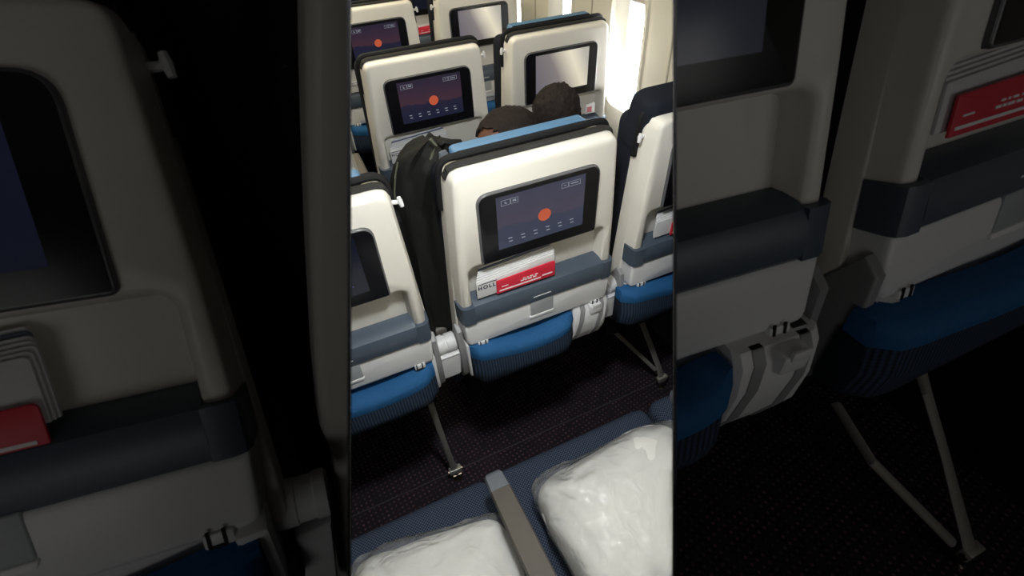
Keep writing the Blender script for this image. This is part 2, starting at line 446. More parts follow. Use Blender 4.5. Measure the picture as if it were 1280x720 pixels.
# added divider booths either side of the gap, keeping lamp light off the side seats
FA = FW + RT * ((438 - 640) / F_PX); FB = FW + RT * ((842 - 640) / F_PX)
NA = FA.cross(UP).normalized(); NB = FB.cross(UP).normalized()
if NA.x > 0: NA = -NA          # points to the left, out of the gap
if NB.x < 0: NB = -NB          # points to the right, out of the gap
def cut(bm, n, keep_out=True, shift=0.0, mw=None):
    """keep the side of the divider plane that n points to (or the other side)"""
    co, no = O + n * shift, n
    if mw is not None:
        inv = mw.inverted(); co = inv @ co; no = (inv.to_3x3() @ no).normalized()
    r = bmesh.ops.bisect_plane(bm, geom=bm.verts[:] + bm.edges[:] + bm.faces[:], dist=1e-6, plane_co=co, plane_no=no if not keep_out else -no, clear_outer=True)
    es = [e for e in r['geom_cut'] if isinstance(e, bmesh.types.BMEdge) and e.is_valid and e.is_boundary]
    if es:
        try: bmesh.ops.holes_fill(bm, edges=es, sides=0)
        except Exception: pass
Y_BOOTH = 0.735
def divider(name, fdir, n, y_near, y_far):
    """a leaning panel in the plane through the gap's edge, from y_near to y_far, with a header above"""
    def ab(y, z):          # plane coordinates of the point at depth y and height z
        det = fdir.y * UP.z - UP.y * fdir.z
        return ((y * UP.z - UP.y * (z - O.z)) / det, (fdir.y * (z - O.z) - fdir.z * y) / det)
    low = ab(y_near, 0.02)
    pts = [low, ab(y_far, 0.02), ab(y_far, 2.19), (0.05, (2.19 - O.z - fdir.z * 0.05) / UP.z), (0.05, 0.10), (0.10, 0.10), (0.26, 0.18), (0.25, -0.10), (0.29, -0.28)]
    bm = bmesh.new()
    a = [O + fdir * p + UP * q for p, q in pts]
    va = [bm.verts.new(p - n * 0.0005) for p in a]; vb = [bm.verts.new(p + n * (0.0003 + 0.004 * min(1, max(0, q[0] - 0.10) / 0.5))) for p, q in zip(a, pts)]
    bm.faces.new(va); bm.faces.new(vb[::-1])
    for i in range(len(a)):
        j = (i + 1) % len(a); bm.faces.new((va[i], vb[i], vb[j], va[j]))
    bm.faces.index_update(); bm.faces.ensure_lookup_table()
    for f in bm.faces: f.material_index = 0 if f.index == 0 else 1  # pale gap-side face bounces the lamp as fill; other faces dark
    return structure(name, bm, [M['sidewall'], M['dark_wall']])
divider('added_divider_left', FA, NA, 0.472, Y_BOOTH)
divider('added_divider_right', FB, NB, 0.40, Y_BOOTH)
for nm, x0, x1, n in (('added_booth_left', -2.75, 0.4, NA), ('added_booth_right', -0.6, 0.795, NB)):
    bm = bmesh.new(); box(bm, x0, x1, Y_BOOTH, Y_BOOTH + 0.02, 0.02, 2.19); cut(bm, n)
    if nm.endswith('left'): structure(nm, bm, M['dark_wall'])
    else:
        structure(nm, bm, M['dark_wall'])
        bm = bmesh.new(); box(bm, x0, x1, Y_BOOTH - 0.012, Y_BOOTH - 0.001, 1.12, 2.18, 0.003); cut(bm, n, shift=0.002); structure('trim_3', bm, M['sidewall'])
bm = bmesh.new(); box(bm, 0.775, 0.796, -1.2, Y_BOOTH - 0.003, 0.30, 1.12, 0.003); structure('added_booth_side', bm, M['dark_wall'])  # added dark panel covering the lit sidewall in the right booth
Z_L, Z_R = 0.485, 0.545
for nm, x0, x1, n, z in (('floor_riser_left', -2.75, 0.4, NA, Z_L), ('floor_riser_right', -0.6, 0.795, NB, Z_R)):
    bm = bmesh.new(); box(bm, x0, x1, -1.2, Y_BOOTH - 0.002, 0.001, z); cut(bm, n); structure(nm, bm, M['carpet'])

# ------------------------------------------------------------------ aircraft seat
HZ = 0.66
def make_seat(label, loc, rz=0.0, rec=0.0217, screen='dusk', headrest=0.0, pocket=(-0.205, 0.200), box_right=False,
              leg=None, hook=0, group='economy seats', cushion_len=0.47, near=None, zip_top=True, cat='seat', head_front=0.0, low=True, brackets=(-1, 1), lean=0.0):
    root = empty('airline_seat', loc, rz)
    tag(root, label, cat, group)
    made = []
    def add(name, bm, m, parent=root, tilt=True, smooth=35):
        if lean and name not in ('leg', 'leg_fitting', 'brace'): rot_verts(bm, -lean, Vector((0, 0, HZ)), 'Y')
        if tilt and rec: rot_verts(bm, rec, Vector((0, 0, HZ)))
        if near is not None:
            mw = Matrix.Translation(Vector(loc)) @ Matrix.Rotation(rz, 4, 'Z')
            cut(bm, near, mw=mw)
            if not bm.faces: bm.free(); return None
        o = obj(name, bm, m, parent, smooth); made.append(o); return o
    # backrest core
    bm = bmesh.new()
    slab(bm, rpoly([(-0.222, 0.56, 0.03), (0.222, 0.56, 0.03), (0.205, 1.205, 0.03), (-0.205, 1.205, 0.03)]), 0.076, 0.155, 0.006, back_r=0.02)
    add('backrest', bm, M['fabric'])
    # cream shell: inner plate (alcove back) and the frame around screen and alcove
    bm = bmesh.new()
    slab(bm, rpoly([(-0.226, 0.700, 0.012), (0.226, 0.700, 0.012), (0.198, 1.216, 0.03), (-0.198, 1.216, 0.03)]), 0.036, 0.076, 0.004)
    zt = 1.222
    outl = rpoly([(-0.209, 0.850, 0), (-0.181, 0.850, 0), (-0.181, 0.984, 0.022), (0.181, 0.984, 0.022), (0.181, 0.850, 0),
                  (0.209, 0.850, 0), (0.204, 1.0, 0.3), (0.191, zt, 0.026), (-0.191, zt, 0.026), (-0.204, 1.0, 0.3)])
    # the outline above runs clockwise round the alcove, counter-clockwise outside
    slab(bm, outl, 0.0, 0.0375, 0.010, flare=0.006)
    add('back_shell', bm, M['shell'])
    # black edging and zip along the top
    bm = bmesh.new()
    path = [Vector((-0.2055, 0.062, 1.12))] + [Vector((p.x, 0.062, p.y)) for p in rpoly([(-0.2055, 1.05, 0), (-0.199, 1.232, 0.03), (0.199, 1.232, 0.03), (0.2055, 1.05, 0)])[1:-1]] + [Vector((0.2055, 0.062, 1.12))]
    tube(bm, path, 0.008, 8)
    add('edge_piping', bm, M['black'])
    bm = bmesh.new()
    if zip_top: tube(bm, [(-0.196, 0.040, 1.205), (-0.188, 0.036, 1.2235), (-0.172, 0.034, 1.2295), (0.172, 0.034, 1.2295), (0.188, 0.036, 1.2235), (0.196, 0.040, 1.205)], [(0.012, 0.004)] * 6, 8, flat=(0, 1, 0))
    if zip_top: add('zip', bm, M['zip'])
    else: bm.free()
    # headrest
    h = headrest
    bm = bmesh.new()
    slab(bm, rpoly([(-0.166, 1.075 + h, 0.035), (0.166, 1.075 + h, 0.035), (0.160, 1.252 + h, 0.014), (-0.160, 1.252 + h, 0.014)]), 0.074, 0.132 + head_front, 0.010, mi=0, back_r=0.022)
    for f in bm.faces:
        c = f.calc_center_median()
        f.material_index = 1 if (c.y > 0.080 and c.z > 1.240 + h) or c.y > 0.125 else 0
    if head_front:
        bmesh.ops.delete(bm, geom=bm.verts[:], context='VERTS')
        slab(bm, rpoly([(-0.212, 1.105 + h, 0.04), (0.212, 1.105 + h, 0.04), (0.196, 1.262 + h, 0.035), (-0.196, 1.262 + h, 0.035)]), 0.040, 0.150, 0.03, back_r=0.03)

        for f in bm.faces:
            cc = f.calc_center_median(); f.material_index = 1 if cc.y > 0.122 else 0
        for sgn in ():
            slab(bm, rpoly([(sgn * 0.180 - 0.022, 1.112 + h, 0.02), (sgn * 0.180 + 0.022, 1.112 + h, 0.02), (sgn * 0.180 + 0.022, 1.250 + h, 0.02), (sgn * 0.180 - 0.022, 1.250 + h, 0.02)]), 0.012, 0.120, 0.022, back_r=0.03)
    if head_front: rot_verts(bm, 0.16, Vector((0, 0.08, 1.16 + h)))
    hr = add('headrest', bm, [M['fabric'], M['blue']])
    # screen
    bm = bmesh.new()
    so = rpoly([(-0.149, 0.990, 0.008), (0.147, 0.990, 0.008), (0.147, 1.170, 0.028), (-0.149, 1.170, 0.028)])
    slab(bm, so, -0.0075, 0.002, 0.0035)
    for f in bm.faces:
        if abs(f.normal.y) < 0.8 and f.calc_center_median().y > -0.0072: f.material_index = 1
    sb = add('screen_bezel', bm, [M['bezel'], M['rim']])
    if sb:
        bm = bmesh.new(); uvl = bm.loops.layers.uv.new('UVMap')
        x0, x1, z0, z1, yy = -0.107, 0.108, 1.021, 1.156, -0.0079
        f = bm.faces.new([bm.verts.new((x, yy, z)) for x, z in ((x0, z0), (x1, z0), (x1, z1), (x0, z1))])
        for l, uv in zip(f.loops, ((0, 0), (1, 0), (1, 1), (0, 1))): l[uvl].uv = uv
        def q(a, b, c, d, mi, dy=0.0004):
            fa = bm.faces.new([bm.verts.new((x0 + u * (x1 - x0), yy - dy, z0 + v * (z1 - z0))) for u, v in ((a, c), (b, c), (b, d), (a, d))]); fa.material_index = mi
        def frame(a, b, c, d, t=0.004):
            q(a, b, c, c + t * 1.6, 1); q(a, b, d - t * 1.6, d, 1); q(a, a + t, c, d, 1); q(b - t, b, c, d, 1)
        if screen in ('dusk', 'dusk_reflection'):
            frame(0.05, 0.15, 0.83, 0.93); frame(0.155, 0.235, 0.83, 0.93); q(0.09, 0.10, 0.86, 0.90, 1); q(0.10, 0.118, 0.86, 0.872, 1)
            q(0.175, 0.19, 0.865, 0.90, 1); q(0.195, 0.215, 0.865, 0.90, 1)
            frame(0.72, 0.80, 0.84, 0.93); frame(0.805, 0.94, 0.84, 0.93); q(0.745, 0.775, 0.88, 0.89, 1); q(0.83, 0.915, 0.878, 0.895, 1)
            for i in range(6):
                u = 0.11 + i * 0.145
                q(u, u + 0.045, 0.175, 0.192, 1); q(u + 0.008, u + 0.05, 0.11, 0.128, 1)
            vsx = [bm.verts.new((x0 + (0.53 + 0.075 * math.cos(t)) * (x1 - x0), yy - 0.0003, z0 + 0.44 * (z1 - z0) + 0.0158 * math.sin(t))) for t in [2 * math.pi * k / 24 for k in range(24)]]
            bm.faces.new(vsx).material_index = 2
        elif screen == 'dark':
            for u, v in ((0.78, 0.2), (0.80, 0.13), (0.86, 0.16), (0.6, 0.3)): q(u, u + 0.01, v, v + 0.016, 3)
        if near is None or True:
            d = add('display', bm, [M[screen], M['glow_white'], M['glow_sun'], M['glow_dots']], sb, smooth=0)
    # slate band: the front lip of the literature alcove
    bm = bmesh.new()
    prof = [(-0.004, 0.818), (-0.010, 0.824), (-0.012, 0.838), (-0.011, 0.862), (-0.006, 0.873), (0.004, 0.878), (0.022, 0.884), (0.0355, 0.886), (0.0355, 0.818)]
    loft(bm, [[Vector((x * s, y, z)) for y, z in prof] for x, s in ((-0.181, 1), (0.181, 1))])
    for sg in (-1, 1):
        rings = []
        for x, dy in ((0.1805, 0.0), (0.200, 0.0), (0.210, 0.004), (0.2145, 0.014), (0.2165, 0.04)):
            rings.append([Vector((sg * x, max(-0.011 + dy, -0.011), 0.819)), Vector((sg * x, -0.011 + dy, 0.8745)), Vector((sg * x, 0.0355, 0.8745)), Vector((sg * x, 0.0355, 0.819))])
        loft(bm, rings)
    bd = add('pocket_band', bm, M['slate'])
    bm = bmesh.new(); box(bm, -0.024, 0.026, -0.0125, -0.011, 0.8405, 0.8430)
    if bd: add('band_print', bm, M['white'], bd, smooth=0)
    # lower panel with the table latch
    bm = bmesh.new()
    slab(bm, rpoly([(-0.207, 0.736, 0.018), (0.207, 0.736, 0.018), (0.212, 0.8195, 0), (-0.212, 0.8195, 0)]), -0.006, 0.0355, 0.009, flare=0.003)
    pn = add('lower_panel', bm, M['panel'])
    if pn:
        bm = bmesh.new(); slab(bm, rpoly([(-0.030, 0.772, 0.005), (0.036, 0.772, 0.005), (0.036, 0.821, 0.002), (-0.030, 0.821, 0.002)]), -0.0085, 0.0, 0.002)
        lt = add('table_latch', bm, M['latch'], pn)
        bm = bmesh.new(); slab(bm, rpoly([(-0.034, 0.764, 0.003), (0.034, 0.764, 0.003), (0.038, 0.773, 0.003), (-0.034, 0.773, 0.003)]), -0.010, 0.0, 0.002)
        if lt: add('latch_lip', bm, M['white'], pn)
    # clips under the panel
    for sg in (-1, 1):
        bm = bmesh.new()
        u = sg * 0.168
        box(bm, u - 0.014, u + 0.014, -0.010, 0.02, 0.728, 0.745, 0.003, mi=0)
        for a in (-0.010, 0.004): box(bm, u + a, u + a + 0.003, -0.0115, -0.009, 0.730, 0.748, mi=1)
        box(bm, u - 0.010, u + 0.007, -0.0115, -0.009, 0.729, 0.732, mi=1)
        add('panel_clip', bm, [M['panel'], M['black']], tilt=True)
    if low:
        # hinge brackets at the foot of the backrest
        for sg in brackets:
            bm = bmesh.new()
            pts = [(0.018, 0.775), (0.040, 0.79), (0.072, 0.74), (0.085, 0.66), (0.07, 0.59), (0.035, 0.585), (0.012, 0.62), (0.010, 0.70)]
            ou = [Vector(p) for p in pts][::-1]
            b2 = bmesh.new(); slab(b2, ou, 0.0, 0.014, 0.004)
            for v in b2.verts: bm.verts.new
            tmp = bpy.data.meshes.new('tmp'); b2.to_mesh(tmp); b2.free(); bm.from_mesh(tmp); bpy.data.meshes.remove(tmp)
            for v in bm.verts:
                a, t, z = v.co.x, v.co.y, v.co.z
                v.co = Vector((sg * (0.213 + 0.014 - t if sg > 0 else 0.227 - t), a, z))
            add('hinge_bracket', bm, M['grey'], tilt=False)
        # rear shroud under the backrest
        bm = bmesh.new()
        box(bm, -0.212, -0.196 + 0.02, 0.0, 0.06, 0.61, 0.735, 0.006)
        box(bm, 0.180, 0.212, 0.004, 0.06, 0.61, 0.735, 0.006)
        box(bm, -0.19, 0.19, 0.03, 0.075, 0.61, 0.74, 0.004)
        add('rear_shroud', bm, M['panel'], tilt=False)
        # stowage pocket: blue hem with dark mesh below
        pl, pr_ = pocket; nst = 14
        rings = []
        for i in range(nst + 1):
            w = i / nst; u = pl + (pr_ - pl) * w
            e = min(1.0, min(w, 1 - w) / 0.12); e = math.sin(e * math.pi / 2) ** 0.7
            sag = 0.012 * math.sin(w * math.pi) + 0.010 * math.sin(w * 5 + pl * 9)
            zt2 = 0.728 - sag - 0.004 * (1 - e); zb = 0.690 - sag
            d = 0.012 + 0.024 * e
            rings.append([Vector((u, 0.020, zt2)), Vector((u, -d * 0.55, zt2 + 0.003)), Vector((u, -d, zt2 - 0.010)), Vector((u, -d - 0.003, (zt2 + zb) / 2)), Vector((u, -d, zb)), Vector((u, 0.020, zb))])
        bm = bmesh.new(); loft(bm, rings); hm = add('pocket_hem', bm, M['hem'], tilt=False, smooth=60)
        rings = []
        for i in range(nst + 1):
            w = i / nst; u = pl + (pr_ - pl) * w
            e = min(1.0, min(w, 1 - w) / 0.12); e = math.sin(e * math.pi / 2) ** 0.7
            sag = 0.012 * math.sin(w * math.pi) + 0.010 * math.sin(w * 5 + pl * 9)
            zb = 0.6895 - sag; d = 0.012 + 0.024 * e
            bot = 0.592 + 0.012 * (1 - e)
            rings.append([Vector((u, 0.024, zb)), Vector((u, -d + 0.001, zb)), Vector((u, -d - 0.006, zb - 0.04)), Vector((u, -d - 0.002, bot + 0.018)), Vector((u, -d + 0.016, bot)), Vector((u, 0.024, bot + 0.004))])
        bm = bmesh.new(); loft(bm, rings); add('pocket_mesh', bm, M['net'], tilt=False, smooth=60)
        if box_right:
            bm = bmesh.new()
            prof = [(0.0, 0.735), (-0.012, 0.722), (-0.020, 0.69), (-0.020, 0.645), (-0.008, 0.612), (0.012, 0.592), (0.06, 0.585), (0.06, 0.735)]
            xs = (0.104, 0.110, 0.205, 0.216)
            loft(bm, [[Vector((x - 0.016 * (0.735 - z) / 0.14, y + (0.008 if k in (0, 3) else 0), z)) for y, z in prof] for k, x in enumerate(xs)])
            eb = add('equipment_box', bm, M['panel'], tilt=False)
            for xa, xb in ((0.124, 0.139), (0.186, 0.200)):
                bm = bmesh.new()
                loft(bm, [[Vector((x - 0.034 * ((0.735 - z) / 0.14) ** 1.2, y - 0.0015, z)) for y, z in prof[:6]] + [Vector((x - 0.034, 0.012, 0.60)), Vector((x, 0.006, 0.735))] for x in (xa, xb)])
                if eb: add('box_stripe', bm, M['grey'], eb, tilt=False)
            bm = bmesh.new(); box(bm, 0.148, 0.186, -0.024, 0.0, 0.705, 0.735, 0.006); box(bm, 0.155, 0.180, -0.0255, -0.02, 0.728, 0.742, 0.002)
            add('box_latch', bm, M['panel'], tilt=False)
    # coat hook
    if hook:
        bm = bmesh.new()
        s = hook
        tube(bm, [(s * 0.196, 0.045, 1.178), (s * 0.209, 0.040, 1.178), (s * 0.217, 0.038, 1.180)], [0.005, 0.0045, 0.005], 8)
        tube(bm, [(s * 0.214, 0.038, 1.189), (s * 0.2155, 0.037, 1.18), (s * 0.2175, 0.036, 1.168)], [0.004, 0.0055, 0.004], 8)
        add('coat_hook', bm, M['panel'])
    # seat cushion and pan
    if low:
        bm = bmesh.new(); box(bm, -0.238, 0.238, 0.156, 0.156 + cushion_len, 0.395, 0.478, 0.028, 3)
        add('seat_cushion', bm, M['cushion'], tilt=False)
        bm = bmesh.new(); box(bm, -0.225, 0.225, 0.20, 0.15 + cushion_len * 0.8, 0.365, 0.394, 0.01)
        box(bm, -0.20, 0.20, 0.085, 0.15, 0.44, 0.62, 0.008); box(bm, -0.19, 0.19, 0.12, 0.26, 0.385, 0.45, 0.008)
        add('seat_pan', bm, M['black'], tilt=False)
    if leg:
        for kind, pts, r0, r1 in leg:
            bm = bmesh.new()
            tube(bm, pts, [(r0, 0.006)] * (len(pts) - 1) + [(r1, 0.007)], 12, flat=(1, 0.15, 0))
            lg = add(kind, bm, M['steel'], tilt=False)
            if kind == 'leg' and lg:
                fx, fy, fz = pts[-1]
                bm = bmesh.new()
                box(bm, fx - 0.022, fx + 0.022, fy - 0.010, fy + 0.012, fz - 0.012, fz + 0.016, 0.004)
                tube(bm, [(fx - 0.026, fy, fz + 0.002), (fx + 0.026, fy, fz + 0.002)], 0.007, 8, mi=1)
                tube(bm, [(fx, fy, fz - 0.006), (fx + 0.004, fy - 0.003, 0.012), (fx + 0.004, fy - 0.003, 0.002)], [0.008, 0.010, 0.013], 10, mi=1)
                tube(bm, [(fx - 0.012, fy - 0.004, 0.028), (fx + 0.018, fy - 0.004, 0.028)], 0.008, 8, mi=1)
                add('leg_fitting', bm, [M['steel'], M['bolt']], lg, tilt=False)
    return root

LEG_L = [('leg', [(0.185, 0.072, 0.40), (0.178, 0.072, 0.50), (0.182, 0.072, 0.36), (0.198, 0.071, 0.10), (0.202, 0.071, 0.058)][2:], 0.0095, 0.016)]
LEG_L[0] = ('leg', [(0.176, 0.072, 0.53), (0.182, 0.072, 0.36), (0.196, 0.071, 0.12), (0.202, 0.071, 0.055)], 0.0095, 0.017)
LEG_W = [('leg', [(-0.006, 0.176, 0.40), (0.020, 0.162, 0.34), (0.082, 0.086, 0.12), (0.098, 0.072, 0.055)], 0.012, 0.017),
         ('brace', [(-0.150, 0.24, 0.40), (-0.040, 0.164, 0.256), (0.070, 0.090, 0.11)], 0.008, 0.008)]
ROW = lambda k: 0.836 + 0.79 * (k - 1)
G = 'grey and cream airline seats in rows'
make_seat('cream seat back with black screen cut off at left, white hook on its shoulder', (-0.500, ROW(1), 0), screen='dark', leg=LEG_L, hook=1, headrest=-0.02, group=G)
make_seat('cream seat back in the centre with red sun screen and folded magazines in its alcove', (0.007, ROW(1), 0), screen='dusk_reflection', pocket=(-0.205, 0.098), box_right=True, hook=0, group=G, headrest=-0.018)
make_seat('seat by the added right divider seen partly from its side, headrest with thick dark wings', (0.500, ROW(1), 0), screen='dusk', pocket=(-0.235, 0.20), leg=LEG_W, hook=-1, headrest=-0.004, zip_top=False, head_front=0.012, group=G)
make_seat('mostly hidden seat in second row behind the black-screen seat on the left', (-0.500, ROW(2), 0), screen='dusk', leg=LEG_L, hook=1, headrest=-0.03, group=G)
make_seat('second-row seat with bright sunset screen, just behind the black jacket', (0.004, ROW(2), 0), screen='dusk', pocket=(-0.205, 0.098), box_right=True, headrest=-0.04, hook=1, group=G)
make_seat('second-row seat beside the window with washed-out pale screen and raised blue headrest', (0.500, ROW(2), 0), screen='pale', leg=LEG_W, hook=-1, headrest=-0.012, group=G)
make_seat('third-row seat hidden at the far left behind the sunset screens', (-0.500, ROW(3), 0), screen='dusk', leg=LEG_L, headrest=-0.03, group=G)
make_seat('third-row seat at the upper left with sunset screen cut by the added divider', (0.0, ROW(3), 0), screen='dusk', pocket=(-0.205, 0.098), box_right=True, hook=1, headrest=-0.04, group=G)
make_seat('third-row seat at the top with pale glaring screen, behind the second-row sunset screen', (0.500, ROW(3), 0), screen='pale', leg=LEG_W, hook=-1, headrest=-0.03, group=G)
make_seat('far fourth-row seat glimpsed at the top left corner of the gap', (-0.500, ROW(4), 0), screen='dusk', leg=LEG_L, headrest=-0.03, group=G)
make_seat('far fourth-row seat just above the upper left sunset screen', (0.0, ROW(4), 0), screen='dark', pocket=(-0.205, 0.098), box_right=True, headrest=-0.03, group=G)

make_seat('far fourth-row seat showing a red card between the two third-row seats', (0.5, ROW(4), 0), screen='dark', leg=LEG_W, headrest=-0.03, group=G)
# armrests of the rows ahead, with their white rear caps
def make_armrest(x, y, label):
    root = empty('armrest', (x, y, 0)); tag(root, label, 'armrest', 'armrests between the seats ahead')
    bm = bmesh.new(); box(bm, -0.022, 0.022, 0.075, 0.46, 0.715, 0.752, 0.010, 3); obj('arm', bm, M['arm'], root)
    bm = bmesh.new()
    rings = []
    for x2, r in ((-0.030, 0.020), (-0.027, 0.026), (-0.004, 0.026), (-0.003, 0.024), (0.003, 0.024), (0.004, 0.026), (0.027, 0.026), (0.030, 0.020)):
        rings.append([Vector((x2, 0.050 + r * math.cos(t), 0.722 + r * math.sin(t))) for t in [2 * math.pi * k / 20 for k in range(20)]])
    loft(bm, rings); obj('pivot_cap', bm, M['panel'], root)
    bm = bmesh.new(); slab(bm, rpoly([(-0.033, 0.615, 0.008), (0.026, 0.615, 0.012), (0.033, 0.700, 0.004), (-0.033, 0.700, 0.004)]), 0.020, 0.10, 0.006)
    obj('rear_cover', bm, M['panel'], root)
for x, k, lb in ((-0.25, 1, 'armrest with white rear cap between the black-screen seat and the centre seat'), (0.25, 1, 'armrest beyond the centre seat beside the seat at the added right divider'),
                 (-0.25, 2, 'armrest of the second row behind the black jacket'), (0.25, 2, 'armrest of the second row beside the seated person'),
                 (-0.25, 3, 'armrest of the third row left of the upper left sunset screen'), (0.25, 3, 'armrest of the third row between sunset and pale screens')):
    make_armrest(x, ROW(k), lb)

# ------------------------------------------------------------------ magazines and cards in the alcoves
def at_seat(o, loc, rz): o.location = loc; o.rotation_euler = (0, 0, rz)
def paper_slab(bm, x0, x1, z0, zt0, zt1, y0, y1, mi, lean=0.0):
    ol = rpoly([(x0, z0, 0.001), (x1, z0, 0.001), (x1, zt1, 0.006), (x0, zt0, 0.002)], 3)
    vs0 = len(bm.verts); slab(bm, ol, y0, y1, 0.0008, mi=mi)
    bm.verts.ensure_lookup_table()
    for v in bm.verts[vs0:]: v.co.y += (v.co.z - z0) * lean
def magazine_set(seat_loc, rz, rec, which, labels, dx=0.0, dz=0.0, lean=0.0):
    """a thick white magazine, a titled magazine and a red card standing in the alcove behind the band"""
    out = []
    def fin(name, bm, mats, lb, cat, grp):
        for v in bm.verts: v.co.z += dz
        if lean: rot_verts(bm, -lean, Vector((0, 0, HZ)), 'Y')
        if rec: rot_verts(bm, rec, Vector((0, 0, HZ)))
        o = obj(name, bm, mats, None, 30); at_seat(o, seat_loc, rz); tag(o, lb, cat, grp); return o
    for w in which:
        lb = labels[w]
        bm = bmesh.new()
        if w == 'magazine':
            n = 18; rows = []
            for k in range(7):            # fanned leaves, thick and curling at the right end
                y0 = 0.0030 + k * 0.0040
                paper_slab(bm, dx - 0.166 + 0.003 * k, dx + 0.046 - 0.002 * abs(k - 2), 0.889, 0.938 + 0.0035 * k, 0.950 + 0.0035 * k, y0, y0 + 0.0034, 0 if k not in (5,) else 1)
            out.append(fin('magazine', bm, [M['paper'], M['cover']], lb, 'magazine', 'magazines in the seat alcoves'))
        elif w == 'titled':
            paper_slab(bm, dx - 0.167, dx - 0.030, 0.888, 0.9335, 0.942, 0.0000, 0.0025, 0)
            text_into(bm, 'HOLLAND', 0.0150, dx - 0.164, -0.0004, 0.9140, 1, spacing=1.3)
            box(bm, dx - 0.163, dx - 0.115, -0.0007, 0.0001, 0.929, 0.931, mi=1)
            out.append(fin('magazine', bm, [M['paper'], M['ink']], lb, 'magazine', 'magazines in the seat alcoves'))
        elif w == 'card':
            paper_slab(bm, dx - 0.118, dx + 0.040, 0.887, 0.9275, 0.9330, -0.0045, -0.0015, 0)
            for a, b, z in ((-0.112, 0.0, 0.8925), (0.004, 0.032, 0.8965)):
                box(bm, dx + a, dx + b, -0.0052, -0.004, z + 0.001, z + 0.0045, mi=1)
            box(bm, dx - 0.105, dx - 0.088, -0.0052, -0.004, 0.9055, 0.9075, mi=1)
            for a, b in ((-0.055, -0.046), (-0.044, -0.038), (-0.036, -0.025), (-0.022, -0.012)):
                box(bm, dx + a, dx + b, -0.0052, -0.004, 0.9035, 0.9065, mi=1)
                box(bm, dx + a + 0.006, dx + b + 0.004, -0.0052, -0.004, 0.9095, 0.912, mi=1)
            out.append(fin('safety_card', bm, [M['red'], M['white']], lb, 'card', 'red cards in the seat alcoves'))
        elif w == 'pink':
            paper_slab(bm, 0.118, 0.160, 0.898, 0.935, 0.940, 0.004, 0.008, 0); box(bm, 0.124, 0.145, 0.0030, 0.0045, 0.905, 0.926, mi=1)
            out.append(fin('leaflet', bm, [M['white'], M['pink']], lb, 'leaflet', None))
    return out
def seat_xyz(c, k, dx=0.0): return (c * 0.5 + dx, ROW(k), 0)
magazine_set(seat_xyz(0, 1, .007), 0, .0217, ('magazine', 'titled', 'card'), dict(magazine='thick white magazine curling open in the centre seat alcove under the red sun screen', titled='white magazine with dark HOL lettering at left of the centre alcove', card='red card with white print leaning in the centre seat alcove'))
magazine_set(seat_xyz(0, 2), 0, .0217, ('titled', 'card', 'magazine'), dict(magazine='magazine in the alcove behind the black jacket', titled='pale titled magazine peeking out beside the black jacket', card='red card above the black jacket in the second-row alcove'))
magazine_set(seat_xyz(1, 1), 0, .0217, ('magazine', 'card'), dict(magazine='white magazine in the alcove beside the right divider edge', card='red card in the alcove beside the right divider edge'), dx=0.02)
magazine_set(seat_xyz(-1, 1), 0, .0217, ('magazine',), dict(magazine='magazine edge in the alcove under the black screen at left'), dx=-0.02)
magazine_set(seat_xyz(1, 2), 0, .0217, ('pink',), dict(pink='small pink leaflet at right of the alcove under the pale screen, beside the hair bun'))
magazine_set(seat_xyz(1, 3), 0, .0217, ('titled', 'card'), dict(titled='titled magazine under the third-row pale screen', card='red card under the third-row pale screen'), dx=-0.05)
magazine_set(seat_xyz(0, 3), 0, .0217, ('titled', 'card'), dict(titled='titled magazine below the upper left sunset screen', card='red card below the upper left sunset screen'))
magazine_set(seat_xyz(1, 4), 0, .0217, ('titled', 'card'), dict(titled='far titled magazine between the two third-row seats', card='far red card between the two third-row seats'), dx=0.02)

# ------------------------------------------------------------------ large seats in the shade either side of the gap
ND = 'large shaded seats beside the dividers'
near_l = ((-0.791, 0.287, Z_L), 0.05, -0.449)
near_m = ((-0.181, 0.225, Z_R), -0.10, -0.25)
near_w = ((0.327, 0.185, Z_R), -0.02, -0.23)
make_seat('huge shaded seat back at the left edge with black screen and slate band', *near_l, screen='dark', hook=1, headrest=-0.03, near=NA, cushion_len=0.14, group=ND, brackets=(-1,), lean=-0.166)
make_seat('large shaded seat back just right of the bright gap, white box below', *near_m, screen='dim', pocket=(-0.205, 0.098), box_right=True, headrest=-0.03, near=NB, cushion_len=0.18, group=ND)
_wi = (Matrix.Translation(Vector(near_w[0])) @ Matrix.Rotation(near_w[1], 4, 'Z')).inverted()
_lp = [tuple(_wi @ q) for q in (on_y(1148, 455, 0.235), on_y(1158, 490, 0.19), on_y(1180, 565, 0.12) * 0.5 + on_z(1180, 565, 0.80) * 0.5, on_z(1213, 690, 0.600))]
_bp = [tuple(_wi @ q) for q in (on_y(1045, 505, 0.27), on_y(1090, 577, 0.155), on_z(1190, 678, 0.64))]
LEG_N = [('leg', _lp, 0.013, 0.019), ('brace', _bp, 0.010, 0.010)]
make_seat('large shaded seat at the right edge with blue pocket and angled metal leg', *near_w, screen='dark', pocket=(-0.235, 0.20), leg=LEG_N, headrest=0.0, near=NB, cushion_len=0.18, group=ND)
magazine_set(near_l[0], near_l[1], near_l[2], ('magazine',), dict(magazine='shaded magazine at the left edge of the picture'), dx=0.03, lean=-0.166)
magazine_set(near_l[0], near_l[1], near_l[2], ('card',), dict(card='red card in shade at the left edge of the picture'), dx=0.03, dz=-0.022, lean=-0.166)
magazine_set(near_w[0], near_w[1], near_w[2], ('magazine',), dict(magazine='shaded magazine stack at the upper right edge'), dx=-0.010, dz=0.028)
magazine_set(near_w[0], near_w[1], near_w[2], ('card',), dict(card='red card in shade at the upper right edge'), dx=-0.048, dz=0.026)

